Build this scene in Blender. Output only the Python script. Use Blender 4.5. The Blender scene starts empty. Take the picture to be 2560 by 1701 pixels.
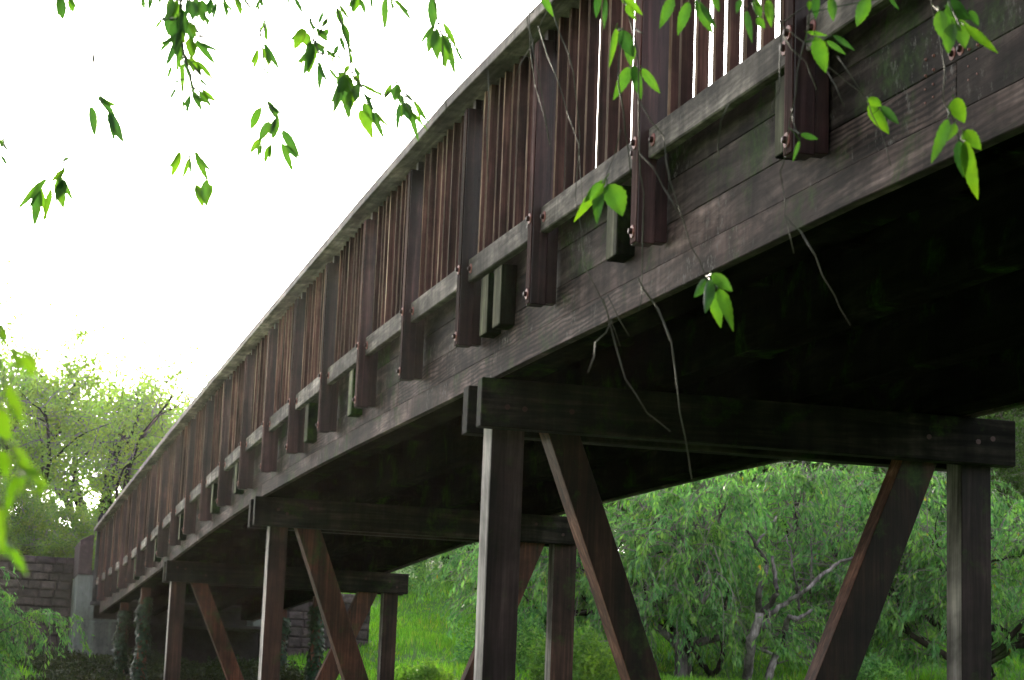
import bpy, math, random
import numpy as np
from mathutils import Vector, Matrix
random.seed(7); rng = np.random.default_rng(7)
S = bpy.context.scene
COL = S.collection
CZ = 1.6                                    # eye height above the ground at the photographer's feet
# ------------------------------------------------------------------ camera
PITCH, ROLL = 0.185371, 0.038253
cr, sr = math.cos(ROLL), math.sin(ROLL)
F_ = Vector((0, math.cos(PITCH), math.sin(PITCH))); U_ = Vector((0, -math.sin(PITCH), math.cos(PITCH))); R_ = Vector((1, 0, 0))
cr_ = R_*0.999243 + U_*0.038914; cr_.normalize()
cu_ = cr_.cross(F_); cu_.normalize()
FPX = 5202.17
cam = bpy.data.cameras.new('camera'); camo = bpy.data.objects.new('camera', cam); COL.objects.link(camo)
M = Matrix((cr_, cu_, -F_)).transposed().to_4x4(); M.translation = (0, 0, CZ); camo.matrix_world = M
cam.sensor_width = 36; cam.lens = FPX/2560*36; cam.clip_end = 3000; cam.clip_start = 0.05
cam.dof.use_dof = True; cam.dof.focus_distance = 10.5; cam.dof.aperture_fstop = 13
S.camera = camo
# ------------------------------------------------------------------ world, sun, exposure
SUN_AZ, SUN_EL = math.radians(-9.0), math.radians(13)     # azimuth from +Y towards +X
w = bpy.data.worlds.new('World'); S.world = w; w.use_nodes = True
nt = w.node_tree; nt.nodes.clear()
sky = nt.nodes.new('ShaderNodeTexSky'); sky.sky_type = 'NISHITA'; sky.sun_disc = False
sky.sun_elevation = SUN_EL; sky.sun_rotation = SUN_AZ
sky.air_density = 1.0; sky.dust_density = 3.0; sky.ozone_density = 1.0
hs = nt.nodes.new('ShaderNodeHueSaturation'); hs.inputs['Saturation'].default_value = 0.22
bg = nt.nodes.new('ShaderNodeBackground'); bg.inputs['Strength'].default_value = 0.15
wo = nt.nodes.new('ShaderNodeOutputWorld')
nt.links.new(sky.outputs[0], hs.inputs['Color']); nt.links.new(hs.outputs[0], bg.inputs[0]); nt.links.new(bg.outputs[0], wo.inputs[0])
sun = bpy.data.lights.new('sun', 'SUN'); sun.energy = 2.6; sun.angle = math.radians(8); sun.color = (1, .9, .72)
so = bpy.data.objects.new('sun', sun); COL.objects.link(so)
sd = Vector((math.sin(SUN_AZ)*math.cos(SUN_EL), math.cos(SUN_AZ)*math.cos(SUN_EL), math.sin(SUN_EL)))
so.rotation_euler = (-sd).to_track_quat('-Z', 'Y').to_euler()
S.view_settings.view_transform = 'Standard'; S.view_settings.look = 'None'; S.view_settings.gamma = 1
S.view_settings.exposure = 1.75
HAZE = .00009
S.cycles.max_bounces = 8; S.cycles.volume_bounces = 0; S.cycles.transparent_max_bounces = 8; S.cycles.transmission_bounces = 4; S.cycles.diffuse_bounces = 4

# ------------------------------------------------------------------ helpers
def tag(o, label=None, cat=None, group=None, kind=None):
    if label: o['label'] = label
    if cat: o['category'] = cat
    if group: o['group'] = group
    if kind: o['kind'] = kind
    return o
def empty(name, loc=(0, 0, 0), rz=0.0):
    o = bpy.data.objects.new(name, None); o.location = loc; o.rotation_euler = (0, 0, rz); o.empty_display_size = .2
    COL.objects.link(o); return o
class MB:
    def __init__(s, flip=False): s.v = []; s.f = []; s.m = []; s.flip = flip
    def add(s, vs, fs, mi=0):
        b = len(s.v); s.v += [tuple(p) for p in vs]
        for q in fs:
            q = [b+i for i in q]
            if s.flip: q = q[::-1]
            s.f.append(q); s.m.append(mi)
    def box(s, x0, x1, y0, y1, z0, z1, mi=0):
        s.add([(x0,y0,z0),(x1,y0,z0),(x1,y1,z0),(x0,y1,z0),(x0,y0,z1),(x1,y0,z1),(x1,y1,z1),(x0,y1,z1)],
              [(0,3,2,1),(4,5,6,7),(0,1,5,4),(1,2,6,5),(2,3,7,6),(3,0,4,7)], mi)
    def loft(s, rings, mi=0, caps=True):
        k = len(rings[0]); b = len(s.v)
        for r in rings: s.v += [tuple(p) for p in r]
        for i in range(len(rings)-1):
            for j in range(k):
                q = [b+i*k+j, b+i*k+(j+1)%k, b+(i+1)*k+(j+1)%k, b+(i+1)*k+j]
                s.f.append(q[::-1] if s.flip else q); s.m.append(mi)
        if caps:
            q = [b+j for j in range(k)][::-1]; s.f.append(q[::-1] if s.flip else q); s.m.append(mi)
            q = [b+(len(rings)-1)*k+j for j in range(k)]; s.f.append(q[::-1] if s.flip else q); s.m.append(mi)
    def tube(s, pts, rad, k=6, mi=0):
        pts = [Vector(p) for p in pts]; n = len(pts); rings = []
        up = Vector((0.31, 0.2, 0.93))
        for i, p in enumerate(pts):
            t = (pts[min(i+1, n-1)]-pts[max(i-1, 0)])
            if t.length < 1e-9: t = Vector((0, 0, 1))
            t.normalize(); a = t.cross(up)
            if a.length < .05: a = t.cross(Vector((1, 0, 0)))
            a.normalize(); b = t.cross(a); up = -a.cross(t) if False else up
            r = rad[i] if hasattr(rad, '__len__') else rad
            rings.append([p+(a*math.cos(2*math.pi*j/k)+b*math.sin(2*math.pi*j/k))*r for j in range(k)])
        s.loft(rings, mi)
    def mesh(s, name, mats, smooth=False):
        me = bpy.data.meshes.new(name); me.from_pydata(s.v, [], s.f)
        for m in (mats if isinstance(mats, (list, tuple)) else [mats]): me.materials.append(m)
        me.polygons.foreach_set('material_index', s.m)
        if smooth: me.polygons.foreach_set('use_smooth', [True]*len(s.f))
        me.update(); return me
    def build(s, name, mats, parent=None, bevel=0, smooth=False):
        o = bpy.data.objects.new(name, s.mesh(name, mats, smooth)); COL.objects.link(o)
        if parent: o.parent = parent
        if bevel:
            b = o.modifiers.new('edge', 'BEVEL'); b.width = bevel; b.segments = 1; b.limit_method = 'ANGLE'
        return o

# ------------------------------------------------------------------ materials
class NT:
    def __init__(s, name):
        s.m = bpy.data.materials.new(name); s.m.use_nodes = True; s.t = s.m.node_tree; s.t.nodes.clear()
        s.out = s.n('ShaderNodeOutputMaterial')
    def n(s, ty, **kw):
        nd = s.t.nodes.new(ty)
        for k, v in kw.items():
            if k.startswith('i_'): nd.inputs[k[2:].replace('_', ' ')].default_value = v
            else: setattr(nd, k, v)
        return nd
    def l(s, a, b): s.t.links.new(a, b)
    def ramp(s, fac, stops):
        r = s.n('ShaderNodeValToRGB'); e = r.color_ramp.elements
        e[0].position, e[0].color = stops[0][0], (*stops[0][1], 1)
        e[1].position, e[1].color = stops[-1][0], (*stops[-1][1], 1)
        for p, c in stops[1:-1]:
            x = e.new(p); x.color = (*c, 1)
        s.l(fac, r.inputs[0]); return r.outputs[0]
    def noise(s, vec, scale, detail=4, rough=.6, dist=0.0):
        n = s.n('ShaderNodeTexNoise'); n.inputs['Scale'].default_value = scale; n.inputs['Detail'].default_value = detail
        n.inputs['Roughness'].default_value = rough; n.inputs['Distortion'].default_value = dist
        if vec is not None: s.l(vec, n.inputs['Vector'])
        return n.outputs[0]
    def mix(s, fac, a, b, mode='MIX'):
        m = s.n('ShaderNodeMix', data_type='RGBA', blend_type=mode)
        for i, v in ((0, fac), (6, a), (7, b)):
            if hasattr(v, 'links'): s.l(v, m.inputs[i])
            else: m.inputs[i].default_value = v if i == 0 else (*v, 1)
        return m.outputs[2]
def g(v): return (v, v, v)
def timber(name, dark, mid, light, axis='x', rough=.75, moss=0.0, grain=1.0, figure=0.0, spec=.35, bump=.35, pale=0.0, k=.62):
    a = NT(name); dark, mid, light = [tuple(c*k for c in q) for q in (tuple(c*.8 for c in dark), mid, tuple(c*1.25 for c in light))]; spec = spec*.6
    tc = a.n('ShaderNodeTexCoord'); oi = a.n('ShaderNodeObjectInfo')
    cx = a.n('ShaderNodeVectorMath', operation='SCALE'); cx.inputs[0].default_value = (37, 11, 23); a.l(oi.outputs['Random'], cx.inputs['Scale'])
    ad = a.n('ShaderNodeVectorMath', operation='ADD'); a.l(tc.outputs['Object'], ad.inputs[0]); a.l(cx.outputs[0], ad.inputs[1])
    def mp(sx, sy, sz):
        m = a.n('ShaderNodeMapping'); m.inputs['Scale'].default_value = (sx, sy, sz); a.l(ad.outputs[0], m.inputs['Vector']); return m.outputs[0]
    L, W = (1.3, 11*grain) if axis == 'x' else (.9, 16*grain)
    sc = (L, W, W) if axis == 'x' else ((W, L, W) if axis == 'y' else (W, W, L))
    fine = a.noise(mp(*[c*3.2 for c in sc]), 1.0, 5, .65, .2)
    broad = a.noise(mp(*sc), 1.0, 4, .6, .8)
    big = a.noise(mp(1.1, 1.1, 1.1) if axis == 'z' else mp(.7, 1.5, 2.0), 1.3, 5, .65, .3)
    col = a.ramp(broad, [(.28, dark), (.5, mid), (.74, light)])
    col = a.mix(.45, col, a.ramp(fine, [(.3, g(.28)), (.5, g(.55)), (.72, g(1))]), 'OVERLAY')
    if figure:                                   # flowing plain-sawn figure
        wv = a.n('ShaderNodeTexWave', wave_type='BANDS', bands_direction='Z', wave_profile='SIN')
        wv.inputs['Scale'].default_value = 9; wv.inputs['Distortion'].default_value = 9; wv.inputs['Detail'].default_value = 3
        wv.inputs['Detail Scale'].default_value = .55; wv.inputs['Detail Roughness'].default_value = .55
        a.l(mp(.45, 1, 1.6), wv.inputs['Vector'])
        zone = a.ramp(a.noise(mp(.35, .5, .5), 1.0, 1, .5), [(.47, g(0)), (.6, g(figure))])
        dk = a.ramp(wv.outputs[1], [(.2, g(.30)), (.7, g(1.5))])
        col = a.mix(zone, col, a.mix(1.0, col, dk, 'MULTIPLY'))
    blot = a.ramp(big, [(.36, g(.34)), (.5, g(.85)), (.64, g(1.6))])
    col = a.mix(.95, col, blot, 'MULTIPLY')
    run = a.noise(mp(9, 9, .6), 1.0, 3, .6)       # water runs down the face
    col = a.mix(.75, col, a.ramp(run, [(.36, g(.42)), (.6, g(1.15))]), 'MULTIPLY')
    if figure:
        st = a.ramp(a.noise(mp(1.6, 2.5, 3.4), 1.6, 9, .72, .5), [(.38, g(.32)), (.5, g(.9)), (.62, g(1.25))]); col = a.mix(.85, col, st, 'MULTIPLY')
    if pale:
        sp = a.noise(mp(14, 14, 9), 2.2, 6, .75)
        zone = a.ramp(a.noise(mp(1.7, 1.7, 2.6), 1.0, 3, .6), [(.47, g(0)), (.62, g(1))])
        msk = a.mix(1.0, a.ramp(sp, [(.55, g(0)), (.66, g(pale))]), zone, 'MULTIPLY')
        col = a.mix(msk, col, (.20, .18, .175))
    if moss:
        mm = a.ramp(a.noise(mp(1.3, 1.3, 1.3), 2.1, 6, .7, .4), [(.56-.1*moss, g(0)), (.72-.1*moss, g(.8))])
        mc = a.ramp(a.noise(mp(20, 20, 20), 2, 3, .6), [(.3, (.012, .03, .006)), (.7, (.05, .10, .014))])
        col = a.mix(mm, col, mc)
    b = a.n('ShaderNodeBsdfPrincipled'); a.l(col, b.inputs['Base Color'])
    b.inputs['Roughness'].default_value = rough; b.inputs['Specular IOR Level'].default_value = spec
    bp = a.n('ShaderNodeBump'); bp.inputs['Strength'].default_value = bump; bp.inputs['Distance'].default_value = .006
    a.l(fine, bp.inputs['Height']); a.l(bp.outputs[0], b.inputs['Normal']); a.l(b.outputs[0], a.out.inputs[0])
    return a.m
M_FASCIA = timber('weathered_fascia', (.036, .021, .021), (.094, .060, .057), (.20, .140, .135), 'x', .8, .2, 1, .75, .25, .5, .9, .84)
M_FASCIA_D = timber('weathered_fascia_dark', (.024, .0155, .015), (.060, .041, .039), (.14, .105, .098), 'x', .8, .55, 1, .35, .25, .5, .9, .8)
M_RAIL = timber('grey_rail_timber', (.10, .078, .07), (.20, .165, .15), (.33, .28, .26), 'x', .8, 0, 1.2, .2, .25, .45, .3, .95)
M_HAND = timber('handrail_timber', (.11, .085, .075), (.20, .16, .145), (.30, .25, .23), 'x', .7, 0, 1.2, 0, .35, .3, 0, .95)
M_POST = timber('stained_post', (.026, .010, .013), (.058, .023, .026), (.105, .05, .052), 'z', .42, 0, 1.3, 0, .8, .25, 0, .85)
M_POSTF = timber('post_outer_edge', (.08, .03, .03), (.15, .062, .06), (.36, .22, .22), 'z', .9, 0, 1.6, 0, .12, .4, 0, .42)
M_BAL = timber('baluster_stain', (.042, .017, .015), (.084, .036, .031), (.14, .068, .058), 'z', .6, 0, 1.5, 0, .3, .25, 0, .9)
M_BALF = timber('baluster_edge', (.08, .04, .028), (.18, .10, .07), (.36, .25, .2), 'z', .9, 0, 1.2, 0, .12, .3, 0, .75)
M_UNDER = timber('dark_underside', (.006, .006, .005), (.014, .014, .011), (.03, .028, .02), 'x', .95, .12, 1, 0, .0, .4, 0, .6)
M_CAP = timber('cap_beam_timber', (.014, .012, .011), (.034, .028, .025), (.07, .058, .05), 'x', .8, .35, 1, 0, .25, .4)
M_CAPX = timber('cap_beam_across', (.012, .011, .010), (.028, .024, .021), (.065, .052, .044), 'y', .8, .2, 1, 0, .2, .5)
M_LEG = timber('leg_timber', (.036, .017, .014), (.075, .035, .027), (.14, .068, .052), 'z', .65, .08, 1.2, 0, .4, .4)
M_LEGE = timber('leg_lit_edge', (.17, .14, .135), (.30, .26, .25), (.42, .37, .36), 'z', .75, 0, 1.2, 0, .3, .4, 0, 1.25)  # paler copy for outer leg faces, side light put into the colour
M_BRACE = timber('brace_timber', (.055, .018, .010), (.11, .036, .020), (.19, .07, .042), 'z', .55, .05, 1.2, 0, .45, .4, 0, .8)
M_BLOCK = timber('mossy_block', (.035, .035, .022), (.075, .072, .045), (.15, .14, .10), 'z', .85, .35, 1.2, 0, .2, .5, 0, 1.3)
M_BLOCKD = timber('mossy_block_side', (.008, .010, .007), (.016, .02, .012), (.03, .04, .02), 'z', .9, .9, 1.2, 0, .1, .5)
def plain(name, col, rough=.6, metal=0, bump=0, scale=20, var=.35):
    a = NT(name); tc = a.n('ShaderNodeTexCoord')
    n = a.noise(tc.outputs['Object'], scale, 6, .65)
    c = a.mix(1, col, a.ramp(n, [(.3, g(1-var)), (.7, g(1+var))]), 'MULTIPLY')
    b = a.n('ShaderNodeBsdfPrincipled'); a.l(c, b.inputs['Base Color']); b.inputs['Roughness'].default_value = rough; b.inputs['Metallic'].default_value = metal
    if bump:
        bp = a.n('ShaderNodeBump'); bp.inputs['Strength'].default_value = bump; bp.inputs['Distance'].default_value = .02
        a.l(n, bp.inputs['Height']); a.l(bp.outputs[0], b.inputs['Normal'])
    a.l(b.outputs[0], a.out.inputs[0]); return a.m
M_WASH = plain('bare_pinkish_washer', (.27, .095, .085), .6, 0, 0, 60)
M_NUT = plain('rusty_bolt', (.045, .018, .016), .5, .3, 0, 60)
M_CONC = None
def concrete():
    a = NT('stained_concrete'); tc = a.n('ShaderNodeTexCoord'); P = tc.outputs['Object']
    def mp(x, y, z):
        m = a.n('ShaderNodeMapping'); m.inputs['Scale'].default_value = (x, y, z); a.l(P, m.inputs['Vector']); return m.outputs[0]
    c = a.ramp(a.noise(mp(1, 1, 1), 1.8, 8, .7), [(.3, (.10, .11, .105)), (.55, (.21, .225, .22)), (.8, (.30, .31, .30))])
    c = a.mix(.8, c, a.ramp(a.noise(mp(5, 5, .5), 1, 4, .6), [(.35, g(.4)), (.55, g(1.05))]), 'MULTIPLY')
    c = a.mix(.6, c, a.ramp(a.noise(mp(1, 1, 1), 14, 5, .7), [(.32, g(.4)), (.45, g(1))]), 'MULTIPLY')
    b = a.n('ShaderNodeBsdfPrincipled'); a.l(c, b.inputs['Base Color']); b.inputs['Roughness'].default_value = .9
    a.l(b.outputs[0], a.out.inputs[0]); return a.m
M_CONC = concrete()
def stone(name, c0, c1, c2, scale=6):
    a = NT(name); tc = a.n('ShaderNodeTexCoord'); oi = a.n('ShaderNodeObjectInfo')
    ad = a.n('ShaderNodeVectorMath', operation='ADD'); a.l(tc.outputs['Object'], ad.inputs[0]); a.l(oi.outputs['Random'], ad.inputs[1])
    n = a.noise(ad.outputs[0], scale, 8, .7); n2 = a.noise(ad.outputs[0], scale*7, 5, .7)
    c = a.ramp(n, [(.3, c0), (.5, c1), (.72, c2)])
    c = a.mix(.5, c, a.ramp(n2, [(.3, g(.5)), (.7, g(1.3))]), 'MULTIPLY')
    c = a.mix(1, c, a.ramp(oi.outputs['Random'], [(0, (.75, .72, .72)), (1, (1.25, 1.18, 1.15))]), 'MULTIPLY')
    b = a.n('ShaderNodeBsdfPrincipled'); a.l(c, b.inputs['Base Color']); b.inputs['Roughness'].default_value = .9
    bp = a.n('ShaderNodeBump'); bp.inputs['Strength'].default_value = .8; bp.inputs['Distance'].default_value = .03
    a.l(n2, bp.inputs['Height']); a.l(bp.outputs[0], b.inputs['Normal']); a.l(b.outputs[0], a.out.inputs[0]); return a.m
M_STONE = stone('purplish_grey_stone', (.035, .028, .032), (.078, .063, .068), (.14, .115, .115))
M_STONEBACK = stone('dark_joint_and_shade', (.025, .022, .023), (.045, .038, .04), (.07, .06, .06))  # joint fill; also painted shade on abutment parts under the bridge
M_PURPLE = stone('purple_brown_panel', (.045, .028, .035), (.085, .055, .065), (.16, .12, .13), 9)
M_NEWEL = timber('grey_newel', (.05, .045, .048), (.11, .10, .105), (.22, .2, .21), 'z', .85, 0, 1.2, 0, .2, .5, .4)
def leafmat(name, stops, trans=.5, rough=.45, spec=.4, attr=True, tcol=(1.25, 1.5, .55)):
    a = NT(name)
    if attr:
        at = a.n('ShaderNodeAttribute', attribute_name='rnd'); fac = at.outputs['Fac']
    else:
        oi = a.n('ShaderNodeObjectInfo'); fac = oi.outputs['Random']
    c = a.ramp(fac, stops)
    tc = a.n('ShaderNodeTexCoord')
    c = a.mix(.5, c, a.ramp(a.noise(tc.outputs['Object'], 1.1 if attr else 40, 3, .6), [(.3, g(.6)), (.7, g(1.25))]), 'MULTIPLY')
    c = a.mix(1, c, a.ramp(a.noise(tc.outputs['Object'], 1.7 if attr else 17, 2, .5), [(.42, g(1)), (.62, (1.28, 1.07, .65))]), 'MULTIPLY')
    b = a.n('ShaderNodeBsdfPrincipled'); a.l(c, b.inputs['Base Color']); b.inputs['Roughness'].default_value = rough; b.inputs['Specular IOR Level'].default_value = spec
    tr = a.n('ShaderNodeBsdfTranslucent'); a.l(a.mix(1, c, tcol, 'MULTIPLY'), tr.inputs['Color'])
    mx = a.n('ShaderNodeMixShader'); mx.inputs[0].default_value = trans
    a.l(b.outputs[0], mx.inputs[1]); a.l(tr.outputs[0], mx.inputs[2]); a.l(mx.outputs[0], a.out.inputs[0]); return a.m
M_LEAF_W = leafmat('weeping_leaf', [(0, (.05, .13, .055)), (.4, (.13, .31, .12)), (.8, (.26, .50, .18)), (.975, (.36, .54, .16)), (1, (.5, .36, .04))], .5, tcol=(1.05, 1.4, .7))
M_LEAF_B = leafmat('bright_leaf', [(0, (.08, .16, .045)), (.5, (.15, .29, .07)), (1, (.25, .41, .09))], .55)
M_LEAF_D = leafmat('dark_leaf', [(0, (.03, .07, .02)), (.5, (.055, .125, .03)), (1, (.10, .2, .045))], .45)
M_LEAF_L = leafmat('backlit_leaf', [(0, (.13, .23, .08)), (.5, (.24, .40, .13)), (1, (.36, .53, .17))], .78, .5, .3)
M_LEAF_N = leafmat('near_leaf', [(0, (.022, .065, .028)), (.35, (.038, .10, .03)), (.7, (.06, .145, .026)), (1, (.10, .20, .02))], .62, .35, .4, False)
M_LEAF_Y = leafmat('near_yellow_leaf', [(0, (.07, .16, .012)), (1, (.12, .21, .018))], .6, .4, .4, False)
M_IVY = leafmat('ivy_leaf', [(0, (.006, .022, .009)), (.6, (.012, .04, .016)), (1, (.035, .08, .035))], .15, .35, .35)
M_LEGN = timber('near_leg_shaded', (.022, .012, .014), (.044, .025, .027), (.085, .052, .058), 'z', .6, .05, 1.2, 0, .4, .4)  # darker copy for near legs, shade of backlit fronts put into the colour
M_BRACEN = timber('near_brace_shaded', (.020, .010, .008), (.042, .019, .014), (.08, .034, .024), 'z', .55, .1, 1.2, 0, .4, .4)  # near braces, same front-face shade put into the colour
M_BRACEE = timber('brace_lit_edge', (.12, .04, .024), (.25, .09, .055), (.40, .19, .13), 'z', .6, .0, 1.2, 0, .4, .4)  # paler copy for brace sides, side light put into the colour
M_BARK = timber('grey_bark', (.09, .078, .08), (.19, .165, .17), (.32, .285, .30), 'z', .9, 0, .5, 0, .2, .8, 0, .9)
M_BARKD = timber('dark_bark', (.02, .015, .013), (.045, .035, .03), (.08, .065, .055), 'z', .9, .15, .5, 0, .2, .8)
M_TWIG = plain('thin_twig', (.20, .17, .165), .7, 0, 0, 30)
M_TWIGG = plain('greenish_twig', (.05, .046, .03), .6, 0, 0, 30)

# ------------------------------------------------------------------ bridge frame
PSI = 1.8295679811914576
O_ = Vector((0.79819995, 6.38162595, CZ))
T_ = Vector((-0.2558933, 0.96670503, 0)); N_ = Vector((0.96670503, 0.2558933, 0))
def B(d, o, z): return (d, -o, z)                       # local coordinates of the bridge empty (z above the eye)
def Wd(d, o, z): return O_ + T_*d + N_*o + Vector((0, 0, z))
BD = [-7.2, -5.8, -4.4, -3.05, -1.68, -0.11, 1.41, 2.91, 4.27, 5.64, 6.99, 8.36, 9.72, 11.07, 12.42, 13.86, 15.29, 16.71, 18.11, 19.53, 20.95, 22.34, 23.74, 25.1, 26.48, 27.86, 29.24]
BZ = [1.90, 1.96, 2.02, 2.08, 2.135, 2.19, 2.238, 2.283, 2.324, 2.356, 2.383, 2.40, 2.409, 2.412, 2.406, 2.388, 2.368, 2.349, 2.327, 2.294, 2.26, 2.235, 2.218, 2.220, 2.228, 2.235, 2.241]
def zb(d): return float(np.interp(d, BD+[30.6], BZ+[2.245]))
HR = ([-7.5, 0, 2.63, 4.39, 6.9, 9.06, 12.3, 16.7, 20.5, 23.6, 29.3, 31], [2.80, 3.13, 3.23, 3.305, 3.328, 3.328, 3.330, 3.322, 3.29, 3.253, 3.177, 3.15])
def zh(d): return float(np.interp(d, *HR))
BB = ([-7.5, -2, -.3, 1.24, 3, 5.25, 7.5, 9.6, 12, 14, 16, 19.2, 24.5, 30.1, 31], [1.33, 1.535, 1.605, 1.65, 1.702, 1.755, 1.815, 1.862, 1.893, 1.890, 1.872, 1.825, 1.755, 1.69, 1.68])
def zf(d): return float(np.interp(d, *BB))
DEND = 30.4
bridge = empty('wooden_footbridge', O_, PSI)
tag(bridge, 'long brown wooden footbridge on timber trestles with a slatted railing', 'bridge')
def run(d0, d1, o0, o1, zlo, zhi, step=.6, mb=None, mi=0):
    mb = mb or MB(); n = max(1, int(math.ceil((d1-d0)/step))); rings = []
    for i in range(n+1):
        d = d0+(d1-d0)*i/n; a, b = zlo(d), zhi(d)
        rings.append([B(d, o0, a), B(d, o0, b), B(d, o1, b), B(d, o1, a)])
    mb.loft(rings, mi); return mb
FO, FO2, FARF = .13, .165, 2.78
WIDE_FAR = FARF
# --- fascia boards, near side (four courses, butt jointed), each board an object
courses = [(0, .118, 0.0), (.121, .262, -.007), (.265, .43, -.011), (.433, .585, -.012)]
joints = [[-7.4, -3.2, 3.97, 11.83, 19.05, 25.4, DEND], [-7.4, -1.0, 6.3, 14.2, 21.4, DEND], [-7.4, 1.9, 9.35, 16.1, 23.8, DEND], [-7.4, 4.9, 12.9, 20.2, 26.0, DEND]]
for ci, (a, b, inset) in enumerate(courses):
    js = joints[ci]
    for k in range(len(js)-1):
        wob = random.uniform(-.0015, .0015)
        mb = run(js[k]+.002, js[k+1]-.002, FO-inset+wob, FO-inset+.04, lambda d: zf(d)+a*((zb(d)+.02-zf(d))/.585), lambda d: zf(d)+b*((zb(d)+.02-zf(d))/.585), .5)
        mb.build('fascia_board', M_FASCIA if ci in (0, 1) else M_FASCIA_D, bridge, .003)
# --- far fascia
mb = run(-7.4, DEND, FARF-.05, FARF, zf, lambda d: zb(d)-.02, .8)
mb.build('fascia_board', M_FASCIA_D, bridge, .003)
# --- girders, deck, cross joists
for o0, o1 in ((FO+.052, FO+.24), (.95, 1.09), (1.75, 1.89), (FARF-.24, FARF-.052)):
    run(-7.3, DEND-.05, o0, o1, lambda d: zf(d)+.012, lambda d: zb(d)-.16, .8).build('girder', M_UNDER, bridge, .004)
d = -7.2
while d < DEND-.3:
    mb = MB(); z1 = zb(d)-.155
    for o0, o1 in ((FO+.245, .945), (1.095, 1.745), (1.895, FARF-.245)):
        mb.box(d, d+.09, -o1, -o0, z1-.16, z1)
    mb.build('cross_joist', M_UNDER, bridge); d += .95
d = -7.35
while d < DEND-.2:
    mb = MB(); w_ = .185; mb.box(d, d+w_, -(FARF-.06), -(FO+.05), zb(d+.1)-.15, zb(d+.1)-.11+random.uniform(-.003, .003))
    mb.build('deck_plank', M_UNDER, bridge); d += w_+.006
# --- posts
def post(db, far=False):
    zb_, top = zb(db), zh(db)-.062
    c = db-.04; h0 = zb_-.40
    s = (lambda o: FARF+FO-o) if far else (lambda o: o)
    mb = MB()
    def bx(d0, d1, o0, o1, z0, z1, mi):
        oo = sorted((s(o0), s(o1))); mb.box(d0, d1, -oo[1], -oo[0], z0, z1, mi)
    bx(c-.022, c+.05, 0.006, .078, h0, top-.055, 0)
    bx(c-.020, c+.048, 0.0, .006, h0+.003, top-.058, 1)
    bx(c-.012, c+.044, .078, .129, h0+.01, top, 0)
    bx(c-.012, c+.044, .045, .078, top-.055, top, 0)
    o = mb.build('post', [M_POST, M_POSTF], bridge, .003)
    return o
def bolt_mesh():
    mb = MB(); k = 10
    def ring(y, r, rr=1): return [(math.cos(2*math.pi*j/k)*r, y, math.sin(2*math.pi*j/k)*r) for j in range(k)]
    mb.loft([ring(0, .026), ring(.004, .025), ring(.004, .012)], 0)
    k = 6; mb.loft([ring(.004, .013), ring(.016, .012), ring(.018, .007)], 1)
    return mb.mesh('bolt', [M_WASH, M_NUT])
BOLT = bolt_mesh()
def bolt(d, o, z, parent, side=1, name='bolt', s=1.0):
    x = bpy.data.objects.new(name, BOLT); COL.objects.link(x); x.parent = parent; x.location = B(d, o, z); x.scale = (s, side*s, s)
    x.rotation_euler = (0, random.uniform(0, 1), 0); return x
for db in BD:
    p = post(db)
    bolt(db-.022, 0, zb(db), p, 1); bolt(db-.022, 0, zb(db)-.35, p, 1)
    post(db, True)
# --- lower rail segments between posts (near), bolts at both ends
RB = BD+[30.5]
for a, b in zip(RB[:-1], RB[1:]):
    r = run(a+.014, b-.064, .04, .085, lambda d: zb(d)-.067, lambda d: zb(d)+.053, .7).build('lower_rail', M_RAIL, bridge, .005)
    bolt(a+.014+.09, .04, zb(a)-.005, r); bolt(b-.062-.06, .04, zb(b)-.01, r)
    run(a+.014, b-.064, FARF+.045, FARF+.09, lambda d: zb(d)-.067, lambda d: zb(d)+.053, .7).build('lower_rail', M_RAIL, bridge)
# --- handrail in lengths
hj = [-7.4, -2.2, 4.95, 9.4, 15.1, 20.9, 26.3, DEND+.15]
for a, b in zip(hj[:-1], hj[1:]):
    run(a+.002, b-.002, -.055, .165, lambda d: zh(d)-.06, zh, .5).build('handrail', M_HAND, bridge, .004)
    run(a+.002, b-.002, FARF-.035, FARF+.185, lambda d: zh(d)-.06, zh, .8).build('handrail', M_HAND, bridge)
    run(a+.002, b-.002, .088, .128, lambda d: zh(d)-.16, lambda d: zh(d)-.0625, .5).build('under_rail', M_POST, bridge)
    run(a+.002, b-.002, FARF-.0, FARF+.04, lambda d: zh(d)-.16, lambda d: zh(d)-.0625, .5).build('under_rail', M_POST, bridge)
# --- balusters
far_b = MB()
for a, b in zip(RB[:-1], RB[1:]):
    a0, b0 = a+.015, b-.09; n = 8; sp = (b0-a0)/(n+1)
    for i in range(n):
        c = a0+sp*(i+1)+random.uniform(-.008, .008); w_ = .030+random.uniform(-.003, .004); dp = .037+random.uniform(-.006, .010)
        mb = MB(); tw = random.uniform(-.09, .09); x = []
        for zz, lean in ((zb(c)-.035, 0), (zh(c)-.064, random.uniform(-.004, .004))):
            q = []
            for ux, uy in ((-w_/2, 0), (w_/2, 0), (w_/2, dp), (-w_/2, dp)):
                q.append(B(c+lean+ux*math.cos(tw)-uy*math.sin(tw), .088-dp*.0+uy*math.cos(tw)+ux*math.sin(tw)-dp, zz))
            x.append(q)
        z0, z1 = x
        mb.add(z0+z1, [(0, 1, 2, 3), (7, 6, 5, 4), (1, 5, 6, 2), (2, 6, 7, 3), (3, 7, 4, 0)], 0)
        mb.add([z0[0], z0[1], z1[1], z1[0]], [(0, 3, 2, 1)], 1)
        mb.build('baluster', [M_BAL, M_BALF], bridge)
        if -2 < a:
            far_b.box(c-.015, c+.015, -(FARF+.045), -(FARF+.015), zb(c)-.09, zh(c)-.064)
tag(far_b.build('far_side_balusters', M_BAL, bridge), kind='stuff')
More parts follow.
